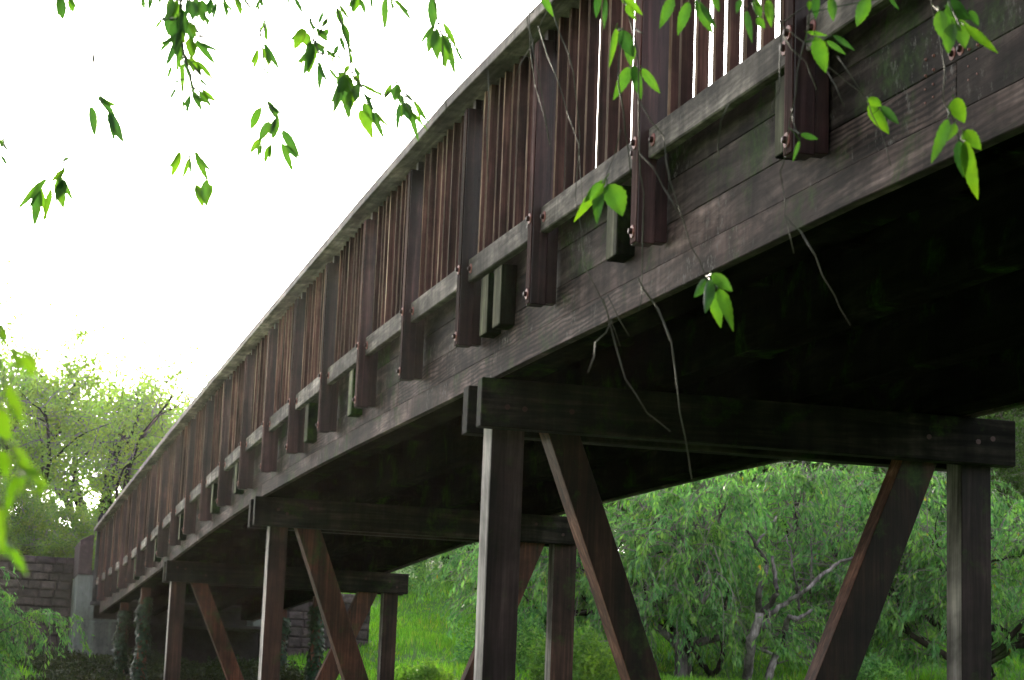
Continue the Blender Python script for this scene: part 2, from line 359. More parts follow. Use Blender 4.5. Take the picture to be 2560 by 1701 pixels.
# --- spacer blocks behind the rail
for dd in (-.075, 1.72, 3.545, 3.80, 7.36, 9.1, 12.95, 14.66, 17.55, 20.3, 23.1, 25.9):
    mb = MB(); zz = zb(dd); dd += .05; zl_ = zz-(.37 if dd > 0 else .33)+random.uniform(-.015, .015); mb.box(dd, dd+.145, -FO-.008, -.064, zl_, zz-.075)
    mb.box(dd+.003, dd+.142, -.064, -.060, zl_+.003, zz-.078, 1); mb.build('spacer_block', [M_BLOCKD, M_BLOCK], bridge, .004)
# --- near fascia: two bolts and nail rows
for dd in (-1.02, -.97): bolt(dd, .141, zf(dd)+.30, bridge, 1, 'bolt', .75)
mb = MB()
for d0 in (-1.12, -.86):
    for i in range(2):
        for j in range(4):
            x, zz = d0+i*.05, zf(d0)+.20+j*.042+random.uniform(-.004, .004)
            mb.loft([[B(x+.006*math.cos(t), .141, zz+.006*math.sin(t)) for t in (0, 1.26, 2.5, 3.8, 5.0)], [B(x+.003*math.cos(t), .134, zz+.003*math.sin(t)) for t in (0, 1.26, 2.5, 3.8, 5.0)]])
tag(mb.build('nail_heads', M_WASH, bridge), kind='stuff')

# ------------------------------------------------------------------ ground height (z above the eye)
HY = ([-60, 8, 18, 26, 33, 37, 45, 60, 75, 95, 150, 400], [-1.6, -1.6, -1.3, -.3, .7, 1.0, 2.0, 4.0, 5.9, 8.0, 11, 14])
def gh(x, y):
    z = np.interp(y, *HY)
    z = z + np.where(y > 30, 1, 0)*np.clip((y-30)/15, 0, 1)*(0.25*np.sin(x*.35+1)+.18*np.sin(x*.9+y*.4))
    return z
BOLTD = BOLT.copy(); BOLTD.materials[0] = M_NUT
# --- trestles
def prism(mb, pts_lo, pts_hi, mi=0): mb.loft([pts_lo, pts_hi], mi)
def trestle(d1, far_end, leg_o, brace_top, brace_bot, fl_o, fb_top, fb_bot, zc=None, cap_h=.245):
    # front cap board d1..d1+.095, back one beyond the leg
    zt = zf(d1+.05)-.004; y0 = .07
    for da, th in ((d1, .095), (d1+.28, .11)):
        mb = MB(); mb.box(da, da+th, -far_end, -y0, zt-cap_h, zt); cb = mb.build('cap_beam', M_CAPX, bridge, .005)
        if da == d1 and d1 > 0:
            for oo in (leg_o[0]+.05, leg_o[1]-.03, brace_top[0]+.08, fb_top[0]+.1, fl_o[0]+.05, fl_o[1]-.04):
                x = bpy.data.objects.new('bolt', BOLTD); COL.objects.link(x); x.parent = cb; x.location = (da-.001, -oo, zt-.12+random.uniform(-.05, .05)); x.rotation_euler = (0, 0, -math.pi/2); x.scale = (.55, .8, .55)
    gnd = lambda o: float(gh(Wd(d1, o, 0).x, Wd(d1, o, 0).y))-.25
    dA, dB = d1+.10, d1+.27
    for (o0, o1, far) in ((leg_o[0], leg_o[1], 0), (fl_o[0], fl_o[1], 1)):
        mb = MB(); zg = gnd(o0)
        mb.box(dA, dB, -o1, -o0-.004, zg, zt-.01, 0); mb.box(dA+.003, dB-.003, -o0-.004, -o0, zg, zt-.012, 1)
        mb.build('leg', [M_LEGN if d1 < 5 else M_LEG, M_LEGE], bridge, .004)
    for (tp, bt) in ((brace_top, brace_bot), (fb_top, fb_bot)):
        # tp=(o0,o1,z) bt=(o0,o1,z) extended down to the ground line
        mb = MB(); zl = gnd(1.4); k = (zl-bt[2])/(bt[2]-tp[2])
        e0, e1 = bt[0]+(bt[0]-tp[0])*k, bt[1]+(bt[1]-tp[1])*k
        k2 = (zt-.02-tp[2])/(tp[2]-bt[2]); t0, t1 = tp[0]+(tp[0]-bt[0])*k2, tp[1]+(tp[1]-bt[1])*k2
        rings = [[B(dA+.01, e0, zl), B(dB-.01, e0, zl), B(dB-.01, e1, zl), B(dA+.01, e1, zl)], [B(dA+.01, t0, zt-.02), B(dB-.01, t0, zt-.02), B(dB-.01, t1, zt-.02), B(dA+.01, t1, zt-.02)]]
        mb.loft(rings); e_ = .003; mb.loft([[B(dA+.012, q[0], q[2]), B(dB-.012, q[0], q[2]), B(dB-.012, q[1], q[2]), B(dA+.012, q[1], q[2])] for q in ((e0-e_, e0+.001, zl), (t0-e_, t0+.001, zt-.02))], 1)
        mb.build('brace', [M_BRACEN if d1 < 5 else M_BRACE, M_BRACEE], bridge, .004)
trestle(3.93, 3.005, (.155, .325), (.46, .625, 1.465), (.925, 1.09, .27), (2.735, 2.91), (2.40, 2.60, 1.475), (1.92, 2.14, .31))
trestle(11.74, 2.965, (.222, .38), (.475, .68, 1.61), (.95, 1.16, .37), (2.77, 2.98), (2.47, 2.68, 1.62), (2.00, 2.20, .41))
trestle(18.92, 3.0, (.15, .325), (.46, .65, 1.43), (.90, 1.09, .46), (2.72, 2.90), (2.37, 2.60, 1.47), (1.96, 2.19, .51))
trestle(-4.4, 3.0, (.15, .325), (.46, .65, 1.2), (.90, 1.09, .2), (2.72, 2.90), (2.37, 2.60, 1.2), (1.96, 2.19, .2))
ivy_legs = [(23.55, .21), (27.0, .21), (23.4, 2.62), (26.6, 2.62)]
for dd, oo in ivy_legs:
    zt = zf(dd)-.003; mb = MB(); zg = float(gh(Wd(dd, oo, 0).x, Wd(dd, oo, 0).y))-.2
    mb.box(dd, dd+.12, -oo-.13, -oo, zg, zt, 0); mb.build('leg', [M_BRACE], bridge, .004)

# ------------------------------------------------------------------ abutment, newel, stone wall
ab = empty('concrete_abutment', Wd(31.7, 0, .9), PSI); tag(ab, 'grey concrete abutment carrying the far end of the footbridge', 'abutment')
def local(root, d, o, z):
    v = root.matrix_basis.inverted() @ Wd(d, o, z); return v
def lbox(root, d0, d1, o0, o1, z0, z1, name, mat, bev=.01):
    mb = MB(); b = Wd(0, 0, 0)-root.location
    # root shares the bridge's rotation: local = (d-dr, -(o-or), z-zr)
    r = root.location-O_; dr, orr, zr = r.dot(T_), r.dot(N_), r.z
    mb.box(d0-dr, d1-dr, -(o1-orr), -(o0-orr), z0-zr, z1-zr); return mb.build(name, mat, root, bev)
lbox(ab, 31.62, 33.6, -.2, .62, .2, 1.615, 'lower_wall', M_CONC, .012)
lbox(ab, 33.0, 33.6, .62, 3.25, .2, 1.615, 'recessed_wall', M_STONEBACK, .012)  # dark tone and setback stand in for deep shade under the bridge
lbox(ab, 31.7, 33.6, -.2, .125, 1.66, 2.42, 'wing_wall', M_CONC, .012)
lbox(ab, 31.68, 33.6, -.185, .6, 1.615, 1.66, 'joint_strip', M_CONC, 0)
lbox(ab, 31.62, 33.6, .62, 3.23, 1.618, 1.66, 'bearing_slab', M_STONEBACK, 0)
lbox(ab, 31.72, 33.6, 2.95, 3.25, 1.66, 2.3, 'wing_wall', M_CONC, .012)
lbox(ab, 32.4, 33.55, .13, 2.94, 1.663, 2.6, 'back_wall', M_STONEBACK, .012)
lbox(ab, 30.5, 32.4, .2, 2.75, 1.93, 2.08, 'light_stop_slab', M_STONEBACK, 0)  # added to stop light falling through the gap at the bridge end
# purple panel with sloping top
mb = MB(); r = ab.location-O_; dr, orr, zr = r.dot(T_), r.dot(N_), r.z
def L(d, o, z): return (d-dr, -(o-orr), z-zr)
prof = [(-.205, 2.425), (.03, 2.425), (.03, 3.13), (-.03, 3.12), (-.205, 3.02)]
mb.loft([[L(31.66, o, z) for o, z in prof][::-1], [L(33.2, o, z) for o, z in prof][::-1]]); mb.build('parapet_panel', M_PURPLE, ab, .01)
nw = empty('newel_post', Wd(30.62, .1, 1.9), PSI); tag(nw, 'weathered grey newel post with a pointed top at the far end of the railing', 'post')
mb = MB(); mb.loft([[(-.09, -.095, 0), (.09, -.095, 0), (.09, .095, 0), (-.09, .095, 0)], [(-.09, -.095, 1.44), (.09, -.095, 1.44), (.09, .095, 1.44), (-.09, .095, 1.44)], [(-.05, -.05, 1.52), (.05, -.05, 1.52), (.05, .05, 1.52), (-.05, .05, 1.52)]])
mb.build('shaft', M_NEWEL, nw, .006)
mb = MB(); mb.box(-.11, .10, -.115, .115, -.06, -.001); mb.build('foot_block', M_NEWEL, nw, .006)
wall = empty('stone_retaining_wall', Wd(33.0, -3, .8), PSI); tag(wall, 'purplish grey stone block retaining wall behind the concrete abutment', 'wall')
r = wall.location-O_; dr, orr, zr = r.dot(T_), r.dot(N_), r.z
def wallseg(o_from, o_to, d0, z0, z1, rise=0.0):
    mb = MB(); mb.box(d0+.05-dr, d0+.5-dr, -(o_to-orr), -(o_from-orr), z0-zr-.8, z1-.03-zr); mb.build('wall_core', M_STONEBACK, wall)
    z = z1; row = 0
    while z > z0:
        h = random.uniform(.14, .20); o = o_from+random.uniform(-.1, 0)
        while o < o_to:
            w_ = random.uniform(.15, .38); a, b = max(o, o_from), min(o+w_, o_to)
            if b-a > .04:
                cx, cz_ = (a+b)/2, z-h/2; hw, hh = (b-a)/2-.005, h/2-.005
                pr = random.uniform(0, .035); mb = MB(); ring0, ring1, ring2 = [], [], []
                for i in range(8):
                    sx, sz = ((-1, -1), (0, -1.02), (1, -1), (1.01, 0), (1, 1), (0, 1.02), (-1, 1), (-1.01, 0))[i]
                    j = lambda s: random.uniform(-s, s)
                    ring0.append((d0+.08-dr, -(cx+sx*hw-orr), cz_+sz*hh-zr))
                    ring1.append((d0+.0-pr-dr+j(.004), -(cx+sx*hw*.97+j(.006)-orr), cz_+sz*hh*.95+j(.005)-zr))
                    ring2.append((d0-.022-pr-dr+j(.008), -(cx+sx*hw*.72+j(.012)-orr), cz_+sz*hh*.68+j(.01)-zr))
                mb.loft([ring0, ring1, ring2]); mb.build('stone', M_STONE, wall)
            o += w_
        z -= h; row += 1
wallseg(-2.6, -.21, 33.0, .95, 2.80)
wallseg(3.27, 5.35, 33.0, 1.2, 2.42)
mb = MB(); mb.box(33.05-dr, 33.5-dr, 8-orr if False else 2.3+orr*0-0, 3, 0, 1) if False else None
# ------------------------------------------------------------------ ground sheet
def make_ground():
    xs = np.concatenate([np.linspace(-400, -45, 18), np.linspace(-40, 50, 121), np.linspace(56, 400, 18)])
    ys = np.concatenate([np.linspace(-120, 0, 10), np.linspace(2, 95, 125), np.linspace(100, 900, 26)])
    X, Y = np.meshgrid(xs, ys); Z = gh(X, Y)+CZ + rng.normal(0, .015, X.shape)*(Y > 5)
    v = np.stack([X, Y, Z], -1).reshape(-1, 3); nx = len(xs); f = []
    for j in range(len(ys)-1):
        for i in range(nx-1): a = j*nx+i; f.append((a, a+1, a+nx+1, a+nx))
    a = NT('lawn_shaded_soil'); tc = a.n('ShaderNodeTexCoord'); P = tc.outputs['Object']
    c = a.ramp(a.noise(P, .5, 6, .7), [(.3, (.04, .11, .012)), (.5, (.07, .20, .018)), (.7, (.10, .28, .025))])
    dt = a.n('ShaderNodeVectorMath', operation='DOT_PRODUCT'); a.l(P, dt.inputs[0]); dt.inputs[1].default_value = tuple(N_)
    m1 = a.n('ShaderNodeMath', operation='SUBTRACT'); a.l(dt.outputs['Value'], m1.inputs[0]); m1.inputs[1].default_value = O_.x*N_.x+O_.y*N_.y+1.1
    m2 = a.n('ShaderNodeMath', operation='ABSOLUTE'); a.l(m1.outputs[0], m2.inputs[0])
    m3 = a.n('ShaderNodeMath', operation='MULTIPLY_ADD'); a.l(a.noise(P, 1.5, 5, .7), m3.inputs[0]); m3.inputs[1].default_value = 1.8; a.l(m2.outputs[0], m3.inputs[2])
    shaded_soil = a.ramp(a.noise(P, 4, 6, .7), [(.35, (.018, .016, .008)), (.6, (.04, .045, .018)), (.75, (.05, .08, .02))])  # shade under the bridge painted into the ground as dark soil
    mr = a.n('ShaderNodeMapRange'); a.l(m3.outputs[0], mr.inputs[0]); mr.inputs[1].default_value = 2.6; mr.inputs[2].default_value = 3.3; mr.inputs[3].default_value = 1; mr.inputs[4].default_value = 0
    c = a.mix(mr.outputs[0], c, shaded_soil)
    c = a.mix(.5, c, a.ramp(a.noise(P, 9, 5, .7), [(.3, g(.5)), (.7, g(1.3))]), 'MULTIPLY')
    b = a.n('ShaderNodeBsdfPrincipled'); a.l(c, b.inputs['Base Color']); b.inputs['Roughness'].default_value = .95
    bp = a.n('ShaderNodeBump'); bp.inputs['Distance'].default_value = .1; a.l(a.noise(P, 14, 5, .7), bp.inputs['Height']); a.l(bp.outputs[0], b.inputs['Normal'])
    a.l(b.outputs[0], a.out.inputs[0])
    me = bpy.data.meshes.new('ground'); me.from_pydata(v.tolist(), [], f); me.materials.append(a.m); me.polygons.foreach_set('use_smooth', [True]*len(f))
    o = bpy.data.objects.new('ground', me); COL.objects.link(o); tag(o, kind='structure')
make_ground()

# ------------------------------------------------------------------ foliage meshes (numpy)
def quads(name, P0, P1, W, Nrm, mat, fold=.25, rnd=None):
    """leaves: base P0, tip P1, half-width vector W, normal Nrm -> two triangles folded on the midrib"""
    n = len(P0); mid = P0*.52+P1*.48; f_ = np.linalg.norm(W, axis=1, keepdims=True)*fold*Nrm
    V = np.stack([P0, mid+W+f_, P1, mid-W+f_], 1).reshape(-1, 3)
    idx = np.arange(n)*4; tri = np.stack([idx, idx+1, idx+2, idx, idx+2, idx+3], 1).reshape(-1)
    me = bpy.data.meshes.new(name); me.vertices.add(n*4); me.vertices.foreach_set('co', V.astype(np.float32).ravel())
    me.loops.add(n*6); me.loops.foreach_set('vertex_index', tri.astype(np.int32))
    me.polygons.add(n*2); me.polygons.foreach_set('loop_start', (np.arange(n*2)*3).astype(np.int32))
    at = me.attributes.new('rnd', 'FLOAT', 'FACE'); rr = rnd if rnd is not None else rng.random(n)
    at.data.foreach_set('value', np.repeat(rr, 2).astype(np.float32))
    me.materials.append(mat); me.update(calc_edges=True); return me
def norm(a): return a/np.maximum(np.linalg.norm(a, axis=-1, keepdims=True), 1e-9)
def leaves_on(points, dirs, ll, lw, droop, spread, name, mat, groupvar=None):
    n = len(points)
    D = norm(dirs*.4 + rng.normal(0, spread, (n, 3)) + np.array([0, 0, -droop]))
    L_ = ll*rng.uniform(.6, 1.25, (n, 1)); A = norm(np.cross(D, rng.normal(0, 1, (n, 3)))); Nn = np.cross(D, A)
    rnd = rng.beta(2, 2, n)*.97; rnd[rng.random(n) < .004] = 1.0
    return quads(name, points, points+D*L_, A*lw*L_/ll*.5, Nn, mat, .3, rnd)
def grow(p, d, length, rad, steps, wig, grav=0.0):
    pts = [Vector(p)]; d = Vector(d).normalized()
    for i in range(steps):
        d = (d+Vector((random.gauss(0, wig), random.gauss(0, wig), random.gauss(0, wig)+grav*(i+1)/steps))).normalized()
        pts.append(pts[-1]+d*(length/steps))
    rs = [rad*(1-.75*i/steps) for i in range(steps+1)]
    return pts, rs, d
def make_tree(name, H, spreadr, weep, nleaf, ll, lw, leafm, barkm, lean=(0, 0), trunk_h=.22, forks=3, seed=1, twigs=260, tw_r=.006, nlimb=7, base_r=None, wig=.16, clump=2.0):
    random.seed(seed); global rng; rng = np.random.default_rng(seed)
    root = empty(name); wood = MB(); R0 = base_r or H*.028
    tp, tr, td = grow((0, 0, -.3), (lean[0], lean[1], 1), H*trunk_h+.3, R0, 5, .10)
    tr = [R0*(1.25 if i == 0 else 1-.06*i) for i in range(6)]
    wood.tube(tp, tr, 9)
    limbs = []; tips = []
    for k in range(nlimb):
        an = 2*math.pi*(k+random.uniform(-.3, .3))/nlimb; start = tp[random.choice([-1, -1, -2, -3])] if k > 1 else tp[-1]
        if weep: dv = (math.cos(an)*.75, math.sin(an)*.75, random.uniform(.5, 1.2)); ln = H*random.uniform(.45, .65)
        else: dv = (math.cos(an)*.5, math.sin(an)*.5, random.uniform(.7, 1.6)); ln = H*random.uniform(.5, .75)
        pts, rs, _ = grow(start, dv, ln, R0*random.uniform(.45, .65), 9, wig, .05)
        wood.tube(pts, rs, 7); limbs.append((pts, rs))
        for q in range(random.randint(3, 5)):
            i = random.randint(3, 8); dd = (pts[i]-pts[i-1]).normalized()+Vector((random.gauss(0, .7), random.gauss(0, .7), random.uniform(-.1, .7)))
            p2, r2, _ = grow(pts[i], dd, H*random.uniform(.18, .34), rs[i]*.65, 6, .2, .03)
            wood.tube(p2, r2, 5); limbs.append((p2, r2))
    # twigs
    LP, LD = [], []
    tw = MB()
    for t in range(twigs):
        pts, rs = random.choice(limbs); i = random.randint(len(pts)//2-1, len(pts)-1)
        out = Vector((pts[i].x, pts[i].y, 0)); out = out.normalized() if out.length > .05 else Vector((random.gauss(0, 1), random.gauss(0, 1), 0)).normalized()
        if weep:
            dv = out*random.uniform(.2, 1)+Vector((random.gauss(0, .5), random.gauss(0, .5), random.uniform(-.1, .9)))
            p, r_, _ = grow(pts[i], dv, H*random.uniform(.2, .45), tw_r*2, 10, .12, -.40)
        else:
            dv = out*.5+Vector((random.gauss(0, .6), random.gauss(0, .6), random.uniform(-.2, .9)))
            p, r_, _ = grow(pts[i], dv, H*random.uniform(.12, .24), tw_r*2, 6, .22, -.03)
        tw.tube(p, r_, 3)
        for _ in range(3 if weep else 4):
            j = random.randint(1, len(p)-2); q, rq, _d = grow(p[j], (p[j+1]-p[j]).normalized()+Vector((random.gauss(0, .6), random.gauss(0, .6), random.gauss(0, .3))), H*random.uniform(.06, .16), tw_r, 5, .12, -.4 if weep else .02)
            tw.tube(q, rq, 3); LP.append(np.array(q)); LD.append(len(q))
        LP.append(np.array(p)); LD.append(len(p))
    # leaves along the twigs
    A, Bv = [], []
    for q in LP: A.append(q[:-1]); Bv.append(q[1:])
    wt = np.concatenate([np.full(len(q), rng.random()**clump+.02) for q in A]); A = np.concatenate(A); Bv = np.concatenate(Bv); k = rng.choice(len(A), nleaf, p=wt/wt.sum()); t = rng.random((nleaf, 1))
    P = A[k]*(1-t)+Bv[k]*t + rng.normal(0, ll*(.25 if weep else .9), (nleaf, 3))
    me = leaves_on(P, norm(Bv[k]-A[k]), ll, lw, .75 if weep else .1, .38 if weep else .6, 'leaves', leafm)
    wood.build('trunk', barkm, root, 0, True)
    tag(tw.build('twigs', M_TWIG, root), kind='stuff')
    lo = bpy.data.objects.new('leaves', me); COL.objects.link(lo); lo.parent = root; lo['kind'] = 'stuff'
    return root
def copy_tree(src, sub=None):
    c = src.copy(); COL.objects.link(c)
    for ch in src.children:
        k = ch.copy(); COL.objects.link(k); k.parent = c
    return c
def az(deg, y): return math.tan(math.radians(deg))*y
def place(o, x, y, rz=0, s=1.0, dz=0):
    o.location = (x, y, float(gh(x, y))+CZ+dz); o.rotation_euler = (0, 0, rz); o.scale = (s, s, s)
GW = 'weeping trees on the grassy slope'
wa = make_tree('weeping_cherry_tree', 4.5, 2, True, 24000, .135, .044, M_LEAF_W, M_BARK, (.10, 0), .2, 3, 11, 300, .0065, 10, .17, .27, 3.0)
place(wa, az(5.0, 37), 37, .4, 1); tag(wa, 'weeping tree with a forked grey trunk seen between the two near braces', 'tree', GW)
def limbs_from_photo(tree, lst, dist):
    bark = M_BARK if tree is wa else M_BARKD
    mb = MB(); inv = Matrix.Translation(tree.location) @ tree.rotation_euler.to_matrix().to_4x4() @ Matrix.Diagonal((*tree.scale, 1)); inv = inv.inverted()
    for k, (pts, w0, w1) in enumerate(lst):
        Q = []; P = [at(1500+x*.3833, 1100+y*.3833, dist+.25*math.sin(i*1.9+k)+.1*k) for i, (x, y) in enumerate(pts)]
        for i in range(len(P)-1):
            for j in range(4):
                q = P[i].lerp(P[i+1], j/4); Q.append(q+Vector((random.gauss(0, .012), random.gauss(0, .02), random.gauss(0, .012))))
        Q.append(P[-1]); n = len(Q)
        mb.tube([inv @ q for q in Q], [(w0+(w1-w0)*i/(n-1))*.3833*dist/FPX*.5 for i in range(n)], 7)
    mb.build('limb', bark, tree, 0, True)
def at(px, py, dist):
    dv = F_ + cr_*((px-1280)/FPX) - cu_*((py-850.5)/FPX)
    return Vector((0, 0, CZ)) + dv*dist
limbs_from_photo(wa, [([(930, 1750), (960, 1568), (985, 1300), (1040, 1130)], 75, 55), ([(1040, 1130), (1100, 1090), (1150, 1000), (1140, 880), (1125, 760)], 45, 22), ([(1030, 1140), (1030, 1000), (1080, 880), (1090, 800), (1020, 700), (960, 560)], 48, 16),
  ([(940, 1310), (1060, 1230), (1110, 1130), (1220, 1060), (1350, 980), (1470, 860), (1570, 790), (1740, 740)], 42, 18), ([(1080, 1620), (1130, 1450), (1200, 1280), (1230, 1150), (1290, 1170), (1380, 1110)], 60, 20),
  ([(1020, 690), (1080, 580), (1060, 420)], 22, 9), ([(1080, 580), (1150, 500)], 14, 9), ([(1300, 1120), (1290, 1000), (1260, 860), (1240, 720), (1210, 620)], 20, 9), ([(1370, 1000), (1380, 800), (1375, 640)], 18, 9)], 35.7)
wb = make_tree('weeping_cherry_tree', 4.4, 2, True, 23000, .135, .044, M_LEAF_W, M_BARKD, (-.35, .1), .2, 3, 23, 300, .0065, 9, .15, .27, 2.5)
place(wb, az(2.9, 38), 38, 2.0, 1); limbs_from_photo(wb, [([(700, 1750), (740, 1560), (690, 1480), (600, 1370), (560, 1200)], 50, 22), ([(600, 1700), (590, 1480), (570, 1330), (590, 1100)], 45, 16), ([(735, 1570), (800, 1420), (790, 1200), (830, 1000), (845, 900)], 40, 14), ([(640, 1165), (700, 1120), (760, 1100), (810, 1160)], 14, 8)], 36.5); tag(wb, 'weeping tree with a dark leaning trunk left of the forked grey one', 'tree', GW)
wc = copy_tree(wa); place(wc, az(8.6, 41), 41, 2.6, 1.05); tag(wc, 'weeping tree behind the slanting brace at the right', 'tree', GW)
wd = copy_tree(wb); place(wd, az(12.9, 38), 38, 4.0, 1.0); tag(wd, 'weeping tree at the right edge beyond the far upright leg', 'tree', GW)
we = copy_tree(wb); place(we, az(1.3, 44), 44, .9, .8); tag(we, 'weeping tree overhanging the bright grass right of the second trestle', 'tree', GW)
wf = copy_tree(wa); place(wf, az(7.0, 50), 50, 5.0, 1.1); tag(wf, 'weeping tree further up the slope behind the forked one', 'tree', GW)
limbs_from_photo(wf, [([(1560, 1100), (1530, 950), (1510, 800), (1530, 600)], 34, 14), ([(1650, 1000), (1660, 850), (1600, 700)], 26, 10), ([(1230, 800), (1215, 620), (1190, 430)], 20, 8), ([(400, 760), (430, 500), (460, 380)], 26, 10), ([(510, 880), (515, 700), (480, 520)], 22, 9)], 41)
wg = copy_tree(wb); place(wg, az(-15.8, 28), 28, 1.2, .6, -.12); tag(wg, 'small drooping weeping tree at the lower left in front of the stone wall', 'tree', GW)
wh = copy_tree(wa); place(wh, az(10.6, 47), 47, 3.9, 1.1, 0); tag(wh, 'weeping tree high on the slope between the right brace and the right leg', 'tree', GW)
# --- broad trees
GL = 'tall trees backlit by the bright sky'
ba = make_tree('tall_tree', 7.0, 3, False, 20000, .14, .062, M_LEAF_L, M_BARKD, (0, 0), .25, 3, 31, 260, .008, 9, None, .2, 2.2)
place(ba, az(-11.3, 52), 52, 0, .98); tag(ba, 'tall airy backlit tree above the stone wall, tallest at the left', 'tree', GL)
bb = copy_tree(ba); place(bb, az(-8.7, 56), 56, 2, .92); tag(bb, 'tall airy backlit tree touching the handrail skyline', 'tree', GL)
bc = copy_tree(ba); place(bc, az(-13.9, 50), 50, 4, 1.0); tag(bc, 'tall airy backlit tree cut by the left edge', 'tree', GL)
bd = copy_tree(ba); place(bd, az(-6.4, 62), 62, 5, .6); tag(bd, 'tall airy backlit tree hidden mostly by the bridge railing', 'tree', GL)
GB = 'bright leafy trees behind the wall'
ca = make_tree('leafy_tree', 5.2, 2, False, 60000, .10, .05, M_LEAF_B, M_BARKD, (0, 0), .15, 3, 41, 360, .008, 9)
for i, (a_, y_, rz, s_, lb) in enumerate([(-9.6, 44, 0, .55, 'bright green leafy tree directly above the stone wall'), (-12.6, 42, 1, .62, 'bright green leafy tree at the left behind the near yellow leaves'), (-7.3, 47, 2.2, .55, 'bright green leafy tree against the newel post')]):
    o = ca if i == 0 else copy_tree(ca); place(o, az(a_, y_), y_, rz, s_); tag(o, lb, 'tree', GB)
GD = 'dense trees up the slope'
da = make_tree('dense_tree', 8.0, 3, False, 60000, .15, .07, M_LEAF_D, M_BARKD, (0, 0), .12, 3, 51, 360, .012, 10)
sp = [(-1.0, 68, 0, .8), (1.8, 68, 1, .9), (5.0, 66, 2, 1.0), (8.2, 64, 3, 1.0), (11.0, 62, 4, 1.05), (14.2, 60, 5, 1.1), (3.4, 80, 6, 1.25), (9.6, 78, 1.5, 1.15), (-3.6, 72, 2.5, .75), (13, 76, .4, 1.2)]
lb = ['at the far left end of the row beyond the lit grass', 'above the bright grass, second from the left', 'behind the left weeping trees', 'behind the middle of the weeping trees', 'above the slanting right brace', 'at the right edge of the photo', 'in the back row at centre', 'in the back row right of centre', 'beyond the third trestle', 'in the back row at the far right']
for i, (a_, y_, rz, s_) in enumerate(sp):
    o = da if i == 0 else copy_tree(da); place(o, az(a_, y_), y_, rz, s_); tag(o, 'dark dense tree '+lb[i], 'tree', GD)

for i, (x, y, rz, s_, l_) in enumerate([(-7, -9, 0, 1.1, 'left'), (1, -12, 2, 1.2, 'middle'), (8, -8, 4, 1.1, 'right')]):  # unseen copies added to keep sky light off camera-facing timber
    o = copy_tree(da); place(o, x, y, rz, s_); tag(o, 'unseen dense tree added for shade behind the photographer, the '+{'left': 'leftmost', 'middle': 'middle', 'right': 'rightmost'}[l_]+' of three', 'tree', 'added shade trees behind the viewpoint')
for a_, y_, rz, s_, l_ in ((-3.1, 62, 2, .55, 'on the lawn crest, furthest left'), (-1.5, 60, 4, .62, 'on the lawn crest beside the near leg'), (-2.3, 57, 5.3, .55, 'in the middle of the lawn crest'), (-.9, 66, .7, .8, 'peeking above the lawn crest trees'), (.4, 57, 1, .62, 'between the second trestle and the left weeping trees'), (3.9, 59, 3, .66, 'right behind the forked weeping tree'), (11.8, 56, 5, .66, 'just left of the far upright leg'), (14.6, 52, 2, .66, 'filling the right edge beyond the cap beam end')):
    o = copy_tree(da); place(o, az(a_, y_), y_, rz, s_); tag(o, 'smaller dark tree on the slope '+l_, 'tree', GD)
# --- grass blades on the slope and undergrowth
rng = np.random.default_rng(5)
def scatter(name, n, amin, amax, ymin, ymax, hgt, wid, mat, label, cat=None, keep=None):
    y = np.sqrt(rng.uniform(ymin**2, ymax**2, n)); a_ = np.radians(rng.uniform(amin, amax, n)); x = np.tan(a_)*y
    if keep is not None: m = keep(x, y); x, y = x[m], y[m]
    n = len(x); z = gh(x, y)+CZ-.02; P = np.stack([x, y, z], 1)
    D = norm(np.stack([rng.normal(0, .35, n), rng.normal(0, .35, n), np.ones(n)], 1)); h = hgt*rng.uniform(.5, 1.3, (n, 1))*(1+.5*np.sin(x*1.3)[:, None]*np.sin(y*.9)[:, None])
    A = norm(np.cross(D, rng.normal(0, 1, (n, 3)))); me = quads(name, P, P+D*h, A*wid*.5, np.cross(D, A), mat, .2)
    o = bpy.data.objects.new(name, me); COL.objects.link(o); tag(o, label, cat, None, 'stuff'); return o
M_GRASS = leafmat('grass_blade', [(0, (.08, .22, .03)), (.45, (.14, .36, .04)), (.9, (.20, .46, .06)), (1, (.34, .36, .12))], .5, .5, .3)
scatter('grass', 150000, -16, 18, 24, 62, .16, .022, M_GRASS, 'bright green long grass covering the slope beyond the bridge', 'grass', lambda x, y: np.abs((x-O_.x)*N_.x+(y-O_.y)*N_.y-1.0) > 2.3+.35*np.sin(x*3+y*2))
def undergrowth(name, spots, n, mat, label):
    P = []
    for (x, y, r, h) in spots:
        m = n//len(spots); q = rng.normal(0, 1, (m, 3)); q = norm(q)*rng.random((m, 1))**.4; q[:, 2] = np.abs(q[:, 2])
        q = q*np.array([r, r, h])*(1+.25*np.sin(q[:, :1]*9)*np.cos(q[:, 1:2]*7)); P.append(q+np.array([x, y, float(gh(x, y))+CZ-.05]))
    P = np.concatenate(P); me = leaves_on(P, rng.normal(0, 1, P.shape), .06, .03, .1, .8, name, mat)
    o = bpy.data.objects.new(name, me); COL.objects.link(o); tag(o, label, 'undergrowth', None, 'stuff')
spots = []
for i in range(60):
    d_, o_ = random.uniform(24, 31.3), random.uniform(-1.3, 2.9); p = Wd(d_, o_, 0); spots.append((p.x, p.y, random.uniform(.25, .5), random.uniform(.10, .22 if o_ < .9 else .38)))
for i in range(0):
    d_, o_ = random.uniform(22, 30), random.uniform(3.3, 5.5); p = Wd(d_, o_, 0); spots.append((p.x, p.y, random.uniform(.25, .5), random.uniform(.15, .3)))
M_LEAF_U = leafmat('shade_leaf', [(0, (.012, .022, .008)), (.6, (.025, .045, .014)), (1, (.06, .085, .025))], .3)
undergrowth('ground_cover', spots, 70000, M_LEAF_U, 'low dark undergrowth beneath the far end of the bridge')
